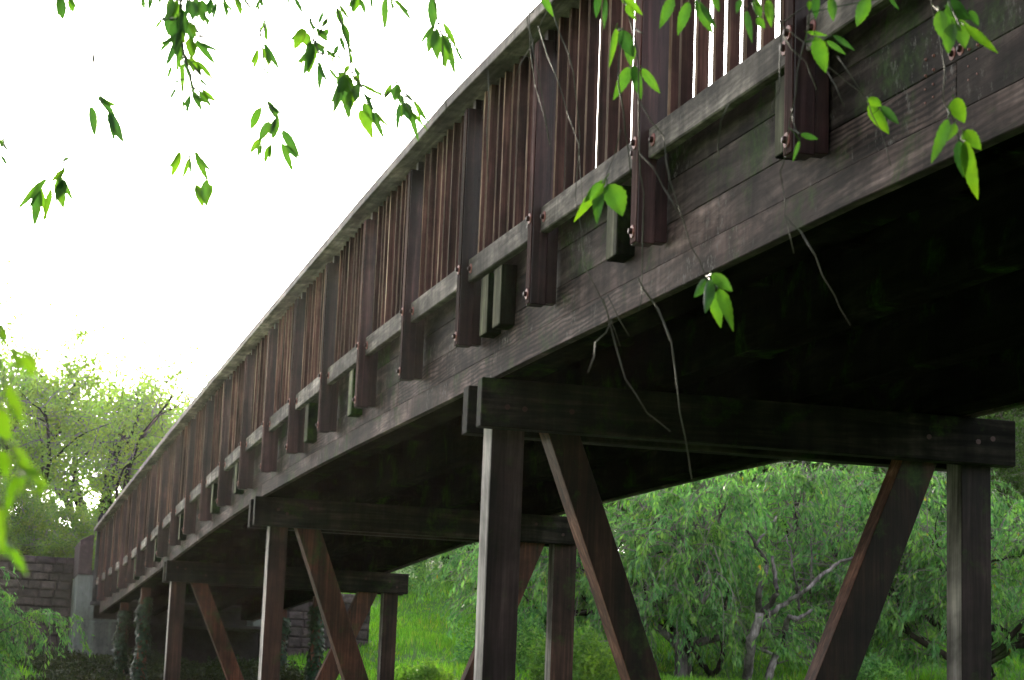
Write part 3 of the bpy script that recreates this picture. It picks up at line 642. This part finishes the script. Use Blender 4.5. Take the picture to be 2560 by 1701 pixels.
bush_spots = [(az(-2.3, 55), 55, 1.6, 1.3, 'wide bush along the top of the lit grass slope'), (az(-2.0, 31), 31, .6, .42, 'round green bush in the grass between the legs of the second trestle'), (az(.2, 36), 36, .9, .8, 'leafy bush behind the near trestle leg'), (az(2.2, 33), 33, .8, .7, 'light green bush low behind the red brown brace'), (az(3.9, 62), 60, 1.2, 1.0, 'dark rounded shrub on the lit slope behind the weeping trees'), (az(10.0, 36), 36, .5, .4, 'leafy bush at the foot of the right brace')]
for (x, y, r, h, l_) in bush_spots:
    m = 9000; q = norm(rng.normal(0, 1, (m, 3)))*rng.random((m, 1))**.35; q[:, 2] = np.abs(q[:, 2])*1.2-.1
    q = q*np.array([r, r, h])*(1+.3*np.sin(q[:, :1]*8+1)*np.cos(q[:, 1:2]*6))
    me = leaves_on(q, rng.normal(0, 1, q.shape), .075, .035, .1, .8, 'shrub', M_LEAF_B if 'light' in l_ or 'round' in l_ else M_LEAF_W)
    o = bpy.data.objects.new('shrub', me); COL.objects.link(o); o.location = (x, y, float(gh(x, y))+CZ); tag(o, l_, 'bush', 'bushes on the slope')
# --- ivy on four legs
il = ['ivy climbing the near leg closest to the abutment', 'ivy climbing the other near leg under the bridge', 'ivy on the far leg beside the bright grass', 'ivy on the far leg nearest the stone wall']
il = [il[1], il[0], il[2], il[3]]
for (dd, oo), l_ in zip(ivy_legs, il):
    p = Wd(dd+.06, oo+.065, 0); zt = zf(dd)-.12; zg = float(gh(p.x, p.y)); m = 1500
    zz = rng.uniform(0, zt-zg, m); an = rng.uniform(0, 6.28, m); rr_ = .07+.03*rng.random(m)+.025*np.sin(zz*9+an)
    P = np.stack([np.cos(an)*rr_, np.sin(an)*rr_, zz], 1)
    Dn = norm(np.stack([np.cos(an)*.4, np.sin(an)*.4, -np.ones(m)], 1)+rng.normal(0, .35, (m, 3)))
    Lf = .055*rng.uniform(.6, 1.3, (m, 1)); A = norm(np.cross(Dn, np.stack([np.cos(an), np.sin(an), np.zeros(m)], 1)))
    me = quads('ivy', P, P+Dn*Lf, A*Lf*.5, np.cross(Dn, A), M_IVY, .2)
    o = bpy.data.objects.new('ivy', me); COL.objects.link(o); o.location = (p.x, p.y, zg+CZ); tag(o, l_, 'ivy', 'ivy on the trestle legs')

# ------------------------------------------------------------------ near weeping branches
def at(px, py, dist):
    dv = F_ + cr_*((px-1280)/FPX) - cu_*((py-850.5)/FPX)
    return Vector((0, 0, CZ)) + dv*dist
def leaf_mesh(L_, W_, bend, mat, seed):
    r_ = random.Random(seed); n = 13; mb = MB()
    rows = []
    for i in range(n+1):
        t = i/n; wv = W_*.5*(math.sin(math.pi*min(1, t**.8))**.75)*(1-.25*t)
        if i in (0, n): wv = .0006
        if 0 < i < n: wv *= 1+(.055 if i % 2 else -.05)+r_.uniform(-.03, .03)
        z = -bend*L_*(t**2); x = t*L_; tw = .25*math.sin(t*3+seed)
        rows.append([(x, -wv, z+wv*(.35+tw)), (x, -wv*.5, z+wv*.12), (x, 0, z), (x, wv*.5, z+wv*.12), (x, wv, z+wv*(.35-tw))])
    b = 0
    for rw in rows: mb.v += rw
    for i in range(n):
        for j in range(4): a_ = i*5+j; mb.f.append([a_, a_+5, a_+6, a_+1]); mb.m.append(0)
    # petiole
    mb.tube([(-.22*L_*.6, 0, .004), (-.05*L_, 0, .001), (.02*L_, 0, 0)], .0009, 4)
    return mb
near = empty('weeping_cherry_tree', (-2.6, 1.4, 0)); tag(near, 'near weeping tree whose thin hanging twigs and leaves cross the top of the photo', 'tree')
tb = MB(); off = Vector((-2.6, 1.4, 0))
trunk_pts = [(0, 0, -.2), (.05, .1, 1.2), (.2, .3, 2.6), (.5, .8, 3.7), (1.3, 1.7, 4.5), (2.6, 2.7, 4.8), (4.2, 3.4, 4.75), (5.6, 3.7, 4.5)]
tb.tube(trunk_pts, [.2, .17, .15, .13, .1, .075, .05, .025], 10); tb.tube([(.2, .3, 2.6), (-.3, 1.5, 3.6), (-.2, 2.8, 4.2), (.3, 3.9, 4.4)], [.1, .07, .05, .02], 8)
tb.build('trunk', M_BARKD, near, 0, True)
branch_count = 0
def branch(stems, leaves, dist, mat=M_LEAF_N, r=.0028, jit=.12, up=True):
    """stems: polylines in photo px; leaves: (x0,y0,x1,y1,w) px; one hanging branch with its leaves"""
    mb = MB(); allp = []
    for k, st in enumerate(stems):
        P = [at(x, y, dist+.04*math.sin(i*1.7+k)) for i, (x, y) in enumerate(st)]
        # smooth with small knots
        Q = []
        for i in range(len(P)-1):
            m = max(2, int((P[i+1]-P[i]).length/.07))
            for j in range(m):
                t = j/m; q = P[i].lerp(P[i+1], t)
                if Q: q = q+Vector((random.gauss(0, .0022), random.gauss(0, .004), random.gauss(0, .0022)))
                Q.append(q)
        Q.append(P[-1]); n = len(Q); mb.tube([q-off for q in Q], [r*(.8 if min(st[0][0] for st in stems) < 1190 and dist > 2 else .46)*(1.0-.5*i/n)*(1.35 if i % 6 == 3 else 1) for i in range(n)], 5); allp += Q
    tw = mb.build('twig', M_TWIGG, near, 0, True)
    if mat is M_LEAF_N:
        more = []
        for (x0, y0, x1, y1, w_) in leaves:
            if x0 < 1260 and math.hypot(x1-x0, y1-y0) > 22 and random.random() < .6:
                a_ = math.radians(random.choice([-1, 1])*random.uniform(10, 26)); dx, dy = (x1-x0)*.85, (y1-y0)*.85
                more.append((x0+random.uniform(-6, 6), y0+random.uniform(-10, 10), x0+dx*math.cos(a_)-dy*math.sin(a_), y0+dx*math.sin(a_)+dy*math.cos(a_), w_*.6))
        leaves = list(leaves)+more
    for (x0, y0, x1, y1, w_) in leaves:
        base0 = at(x0, y0, dist); q = min(allp, key=lambda a: (a-base0).length)
        dd = dist+random.uniform(-jit, jit)*.6; a_, b_ = at(x0, y0, dd), at(x1, y1, dd+random.uniform(-.02, .02))
        ax = (b_-a_); L_ = ax.length
        if L_ < .004: continue
        ax.normalize(); view = ((a_+b_)/2-Vector((0, 0, CZ))).normalized()
        side = ax.cross(view).normalized(); nrm = side.cross(ax).normalized()
        th = random.uniform(-.6, .6); side2 = side*math.cos(th)+nrm*math.sin(th); n2 = ax.cross(side2).normalized()
        if n2.z < 0 and random.random() < .7: n2 = -n2; side2 = -side2
        Wm = w_*dd/FPX/max(.7, math.cos(th))*1.08
        lm = leaf_mesh(L_*1.03, Wm, random.uniform(-.08, .14), mat, random.random()*9)
        # petiole reaching the twig when it is close
        o = lm.build('leaf', mat, tw, 0, True)
        mt = Matrix((ax, side2, n2)).transposed().to_4x4(); mt.translation = a_-off; o.matrix_basis = mt
        if (q-a_).length < .22 and (q-a_).length > .006:
            inv = mt.inverted(); c0 = inv @ (q-off); pm = MB(); pm.tube([c0, c0*.5+Vector((0, 0, .004)), Vector((0, 0, 0))], .0008, 4)
            pe = pm.build('petiole_tmp', M_TWIGG); # merged into the leaf mesh below
            import bmesh
            bm = bmesh.new(); bm.from_mesh(o.data); bm.from_mesh(pe.data); bm.to_mesh(o.data); bm.free()
            md = pe.data; bpy.data.objects.remove(pe); bpy.data.meshes.remove(md)
def V(ox, oy, s, L_): return [(ox+a*s, oy+b*s, ox+c*s, oy+d_*s, w_*s) for a, b, c, d_, w_ in L_]
def VS(ox, oy, s, L_): return [[(ox+a*s, oy+b*s) for a, b in st] for st in L_]
random.seed(77)
L1 = (680, 0, .2373)
branch(VS(*L1, [[(300, -120), (420, 300), (480, 560), (620, 700), (760, 850)], [(420, 300), (330, 330)], [(480, 560), (690, 600)], [(540, -60), (560, 200), (470, 420)]]),
  V(*L1, [(340,300,240,520,130),(330,340,410,520,110),(395,205,460,360,40),(540,130,480,280,45),(590,200,520,290,40),(590,300,540,400,60),(470,300,590,440,80),(420,440,340,570,50),(430,470,340,800,90),(455,470,380,790,100),(450,450,560,570,80),(560,520,690,635,40),(500,650,500,980,70),(600,720,710,860,40),(700,480,640,600,50),(690,560,738,650,22),(640,560,640,700,30)]), 4.3)
branch(VS(*L1, [[(640, -80), (700, 150), (800, 500), (870, 760), (900, 860), (980, 990), (1090, 1180), (1110, 1240)], [(870, 760), (800, 800), (760, 900)], [(900, 880), (1180, 1010), (1220, 960)]]),
  V(*L1, [(680,80,765,310,75),(745,250,815,510,80),(718,385,775,560,50),(800,500,862,700,40),(860,690,930,880,45),(810,690,755,790,60),(700,790,860,1000,170),(705,900,650,1165,80),(750,850,800,1270,140),(830,960,830,1160,110),(900,880,880,1080,90),(850,800,930,880,60),(760,800,700,980,110),(940,890,1180,1030,50),(1180,1030,1270,870,60),(970,980,1090,1180,50),(920,1160,1070,1470,120),(960,1090,1080,1300,100),(1060,1180,1180,1470,70),(1090,1180,1220,1340,35)]), 4.1)
branch(VS(*L1, [[(1240, -200), (1330, 890), (1400, 1050), (1450, 1150)], [(1400, 980), (1500, 1080)]]),
  V(*L1, [(1330,890,1300,1070,100),(1345,1000,1400,1120,70),(1400,980,1500,1090,40),(1490,1070,1640,1300,60),(1345,1080,1310,1410,55),(1390,1080,1440,1270,120),(1450,1150,1540,1480,70)]), 4.6)
branch(VS(*L1, [[(1690, -120), (1740, 250), (1800, 400), (1810, 700), (1830, 1050), (1830, 1200)], [(1740, 250), (1800, 250)]]),
  V(*L1, [(1690,-40,1695,330,110),(1690,290,1640,550,80),(1740,300,1730,640,110),(1800,240,1940,500,70),(1800,360,1840,735,90),(1830,370,1930,790,80),(1930,500,2035,675,35)]), 4.7)
branch(VS(*L1, [[(900, -160), (950, -20)], [(1200, -200), (1220, 40)]]),
  V(*L1, [(850,-30,855,135,55),(930,-10,990,160,60),(1040,-30,1060,105,40),(1190,-20,1185,325,85),(1240,-10,1315,150,32),(1300,-10,1470,235,52),(230,-30,335,155,50),(180,-20,170,80,22),(40,-20,80,215,18)]), 4.2)
L2 = (340, 0, .1913)
branch(VS(*L2, [[(600, -200), (560, 250), (620, 700), (700, 1000), (770, 1150), (800, 1200)], [(560, 250), (430, 260), (345, 255)], [(700, 300), (820, 450), (900, 475)], [(620, 700), (850, 980)]]),
  V(*L2, [(90,-40,110,150,60),(200,-30,170,140,60),(300,-40,320,60,60),(345,255,225,400,45),(470,-30,410,260,120),(430,150,420,470,140),(520,0,540,330,150),(540,250,500,640,170),(600,120,650,480,120),(690,300,740,560,120),(700,0,750,270,130),(780,-30,800,250,110),(860,0,880,290,140),(900,200,955,370,60),(980,-20,950,200,90),(480,480,300,685,72),(560,400,540,770,90),(500,600,390,880,100),(470,850,410,1055,50),(600,560,535,950,90),(610,820,620,1195,80),(560,1040,500,1090,40),(555,1060,540,1120,26),(525,1150,440,1325,50),(700,500,720,780,140),(780,520,1045,855,100),(690,740,850,1000,100),(800,800,1010,1055,75),(700,1010,775,1300,55),(810,1030,985,1165,45),(710,1245,648,1505,70),(740,1200,865,1465,100),(820,1210,1010,1415,70),(860,1165,1070,1345,60),(900,470,980,550,24)]), 3.9, r=.004)
branch(VS(*L2, [[(1100, -150), (1180, 60)], [(1400, -150), (1450, 30), (1545, 170)], [(1640, -100), (1660, 40)], [(1000, -120), (1060, 100)]]),
  V(*L2, [(1150,-20,1200,260,70),(1180,40,1290,200,40),(1110,150,1135,335,32),(1050,30,1000,280,60),(1300,-40,1385,200,80),(1400,-20,1545,175,42),(1620,-10,1545,175,42),(1640,-10,1675,100,35)]), 4.1)
branch(VS(*L2, [[(1640, -100), (1660, 200), (1680, 560), (1740, 700)], [(1540, 300), (1590, 600)]]),
  V(*L2, [(1680,285,1715,580,58),(1670,570,1880,920,85),(1710,690,1780,870,55),(1585,640,1535,940,70),(1700,910,1745,1020,35),(1670,790,1670,940,22)]), 4.9)
R1 = (0, 0, .5424)
branch(VS(*R1, [[(400, -60), (430, 250), (455, 445), (500, 520)], [(430, 250), (415, 490)]]), V(*R1, [(415,490,440,628,50),(455,445,535,540,35),(500,520,570,665,50)]), 4.6)
branch(VS(*R1, [[(330, -60), (320, 400), (300, 740), (285, 800)], [(300, 740), (220, 825)]]), V(*R1, [(320,728,285,742,20),(300,780,235,840,28),(215,825,75,970,35),(185,870,155,1045,45),(235,870,198,1030,32),(270,820,292,960,60),(300,830,255,930,50)]), 4.4)
branch(VS(*R1, [[(820, 0), (850, 500), (870, 700), (900, 850)]]), V(*R1, [(830,700,790,815,38),(870,730,845,825,24),(900,695,960,840,36),(905,850,935,955,42),(950,830,950,955,50),(975,850,965,920,25)]), 4.8)
branch(VS(*R1, [[(1190, -40), (1210, 300), (1235, 465), (1270, 560), (1240, 640)]]), V(*R1, [(1205,495,1155,597,48),(1235,465,1290,560,32),(1275,540,1258,645,42),(1245,560,1195,650,48),(1205,640,1147,710,32),(1245,670,1215,757,28),(1197,670,1190,725,22),(1300,600,1380,722,45),(1300,660,1350,795,34)]), 4.5)
branch(VS(*R1, [[(260, -80), (290, 0)]]), V(*R1, [(270,-20,290,92,50),(320,-10,340,60,32)]), 4.2)
branch(VS(*R1, [[(1620, -80), (1640, 0)]]), V(*R1, [(1640,-20,1630,60,45)]), 4.2)
R2 = (1280, 0, .5424)
branch(VS(*R2, [[(60, -60), (75, 120), (100, 240), (150, 480), (175, 665)], [(120, -40), (100, 60), (60, 40)], [(180, 30), (230, 170), (280, 330), (310, 640), (300, 900), (330, 1220), (440, 1450), (500, 1600)], [(440, 1360), (540, 1550)]]), V(*R2, [(130,-40,190,76,36)]), 4.3, r=.003)
branch(VS(*R2, [[(490, -60), (560, 130), (580, 330), (590, 700), (605, 900), (600, 1330), (585, 1430)], [(600, 1330), (680, 1430), (725, 1570)], [(560, 130), (605, 155)], [(510, 130), (490, 400), (530, 600), (545, 800)]]),
  V(*R2, [(400,-20,390,80,36),(430,-10,425,130,26),(500,-20,600,70,45),(530,20,570,92,36),(480,130,450,310,32),(500,140,560,262,72),(540,310,470,457,56),(560,300,595,457,50),(600,315,680,432,46),(540,200,545,300,50),(480,150,520,210,40)]), 3.9, r=.0038)
branch(VS(*R2, [[(590, 470), (690, 640), (730, 830), (830, 1140), (890, 1280), (905, 1300)], [(590, 710), (700, 860), (770, 990)]]), V(*R2, [(895,1290,845,1368,52),(910,1290,900,1442,62),(920,1262,1015,1342,60),(925,1340,960,1503,62),(950,1330,1020,1522,56)]), 3.6, r=.0028)
branch(VS(*R2, [[(500, 600), (470, 720), (425, 820), (400, 880)]]), V(*R2, [(430,828,290,1020,52),(420,848,360,920,52),(405,870,390,1030,52),(440,850,505,995,95),(425,840,330,930,45)]), 3.85, r=.0028)
branch(VS(*R2, [[(740, -60), (790, -10), (850, -5), (880, 20)]]), V(*R2, [(740,-10,685,122,52),(815,10,765,157,52),(850,-10,920,157,46),(870,20,940,127,32),(930,-20,955,52,32)]), 3.8)
branch(VS(*R2, [[(1060, -40), (1150, 45), (1250, 110), (1440, 290), (1630, 450), (1690, 600), (1745, 765)], [(1240, 110), (1400, 0)], [(1440, 310), (1530, 490)], [(1500, 260), (1620, 440)], [(1250, 160), (1345, 280), (1405, 415)]]),
  V(*R2, [(1060,0,1030,62,32),(1110,0,1150,82,46),(1080,50,1105,192,32),(1130,80,1165,132,36),(1180,0,1195,122,46),(1640,455,1705,490,46),(1645,480,1735,612,66),(1700,490,1785,572,42)]), 3.7, r=.003)
branch(VS(*R2, [[(1370, -40), (1365, 150), (1340, 250), (1310, 430), (1250, 740), (1245, 850), (1265, 1000), (1300, 1170)], [(1265, 1000), (1330, 1070), (1400, 1180), (1480, 1350), (1560, 1500)], [(1240, 200), (1220, 420), (1200, 560)], [(1290, 500), (1325, 640)], [(1000, 480), (940, 650), (955, 725)], [(1240, -50), (1240, 200)]]),
  V(*R2, [(1370,5,1370,52,24),(1400,-20,1400,87,42),(1470,-10,1480,97,44),(1640,-20,1590,122,66),(1740,-10,1780,42,18),(1400,170,1445,332,76),(1450,190,1535,252,30),(1480,165,1575,232,24),(1330,620,1410,642,30),(1325,650,1295,742,20),(1360,150,1450,165,20)]), 3.5, r=.003)
branch(VS(*R2, [[(1920, -40), (1955, 80), (1975, 180), (1990, 460), (2020, 520), (2060, 640), (2075, 660)], [(1990, -60), (2030, 60), (2070, 140)]]),
  V(*R2, [(1970,50,1995,192,60),(2010,5,2110,92,80),(2030,110,2010,242,70),(2060,90,2090,222,78),(2090,120,2235,242,46),(2110,50,2150,120,40),(2000,40,2040,150,50),(2040,455,2080,562,76),(2010,550,1935,747,56),(2040,570,2010,652,42),(2080,605,2160,692,66),(2060,650,2080,812,62),(2090,650,2140,912,78)]), 3.4, r=.003)
FD = (0, 0, 1.08475)
branch(VS(*FD, [[(1390, 690), (1410, 740), (1440, 870), (1490, 950), (1545, 995)], [(1410, 740), (1375, 790), (1355, 860)]]), [], 3.8, r=.0032)
branch(VS(*FD, [[(1470, 640), (1510, 700), (1548, 790), (1570, 950), (1585, 1060), (1598, 1118)]]), [], 3.7, r=.0034)
branch(VS(*FD, [[(1200, -40), (1215, 30), (1230, 190), (1268, 340)], [(1275, 0), (1225, 100), (1180, 200)], [(1240, 60), (1330, 330), (1345, 500)], [(1125, 160), (1120, 300), (1125, 420)]]), [], 4.6, r=.003)
# --- blurred yellow-green leaves close to the camera, left edge
L4 = (0, 760, .4467)
branch(VS(*L4, [[(-120, -200), (-30, 100), (60, 260), (140, 270)], [(-150, 300), (20, 430), (60, 520)], [(-150, 700), (60, 800), (150, 900), (220, 990)], [(-100, 1000), (10, 1150), (60, 1370)]]),
  V(*L4, [(130,30,205,135,26),(75,265,110,380,58),(140,270,190,405,84),(180,255,232,292,24),(190,310,230,372,30),(40,440,128,675,74),(-20,590,55,765,110),(70,540,120,640,50),(60,800,170,890,52),(90,870,270,1025,75),(150,930,240,965,40),(100,950,28,1172,66),(130,960,120,1085,34),(210,990,230,1082,36),(0,1140,12,1400,56),(60,1370,145,1505,50),(-10,820,42,960,84),(-10,125,42,207,32),(20,1330,40,1420,30)]), 1.3, M_LEAF_Y, .0018, .1)
branch(VS(*R1, [[(-40, 600), (10, 650), (35, 690)]]), V(*R1, [(0,640,42,707,22)]), 2.6)
branch(VS(*R1, [[(-40, 690), (10, 722)]]), V(*R1, [(0,712,46,767,22)]), 2.6)
branch(VS(*R1, [[(-60, 1450), (0, 1510)]]), V(*R1, [(0,1500,35,1570,44)]), 2.6)

# ------------------------------------------------------------------ thin haze volume added to imitate lens flare glow near the sun
hb = MB(); hb.box(-412, 412, -132, 912, -1.1, 42)
a = NT('flare_haze'); pv = a.n('ShaderNodeVolumePrincipled'); pv.inputs['Density'].default_value = HAZE; pv.inputs['Anisotropy'].default_value = .87; pv.inputs['Color'].default_value = (1, .95, .82, 1)
a.l(pv.outputs[0], a.out.inputs['Volume']); ho = hb.build('haze', a.m); tag(ho, kind='stuff')
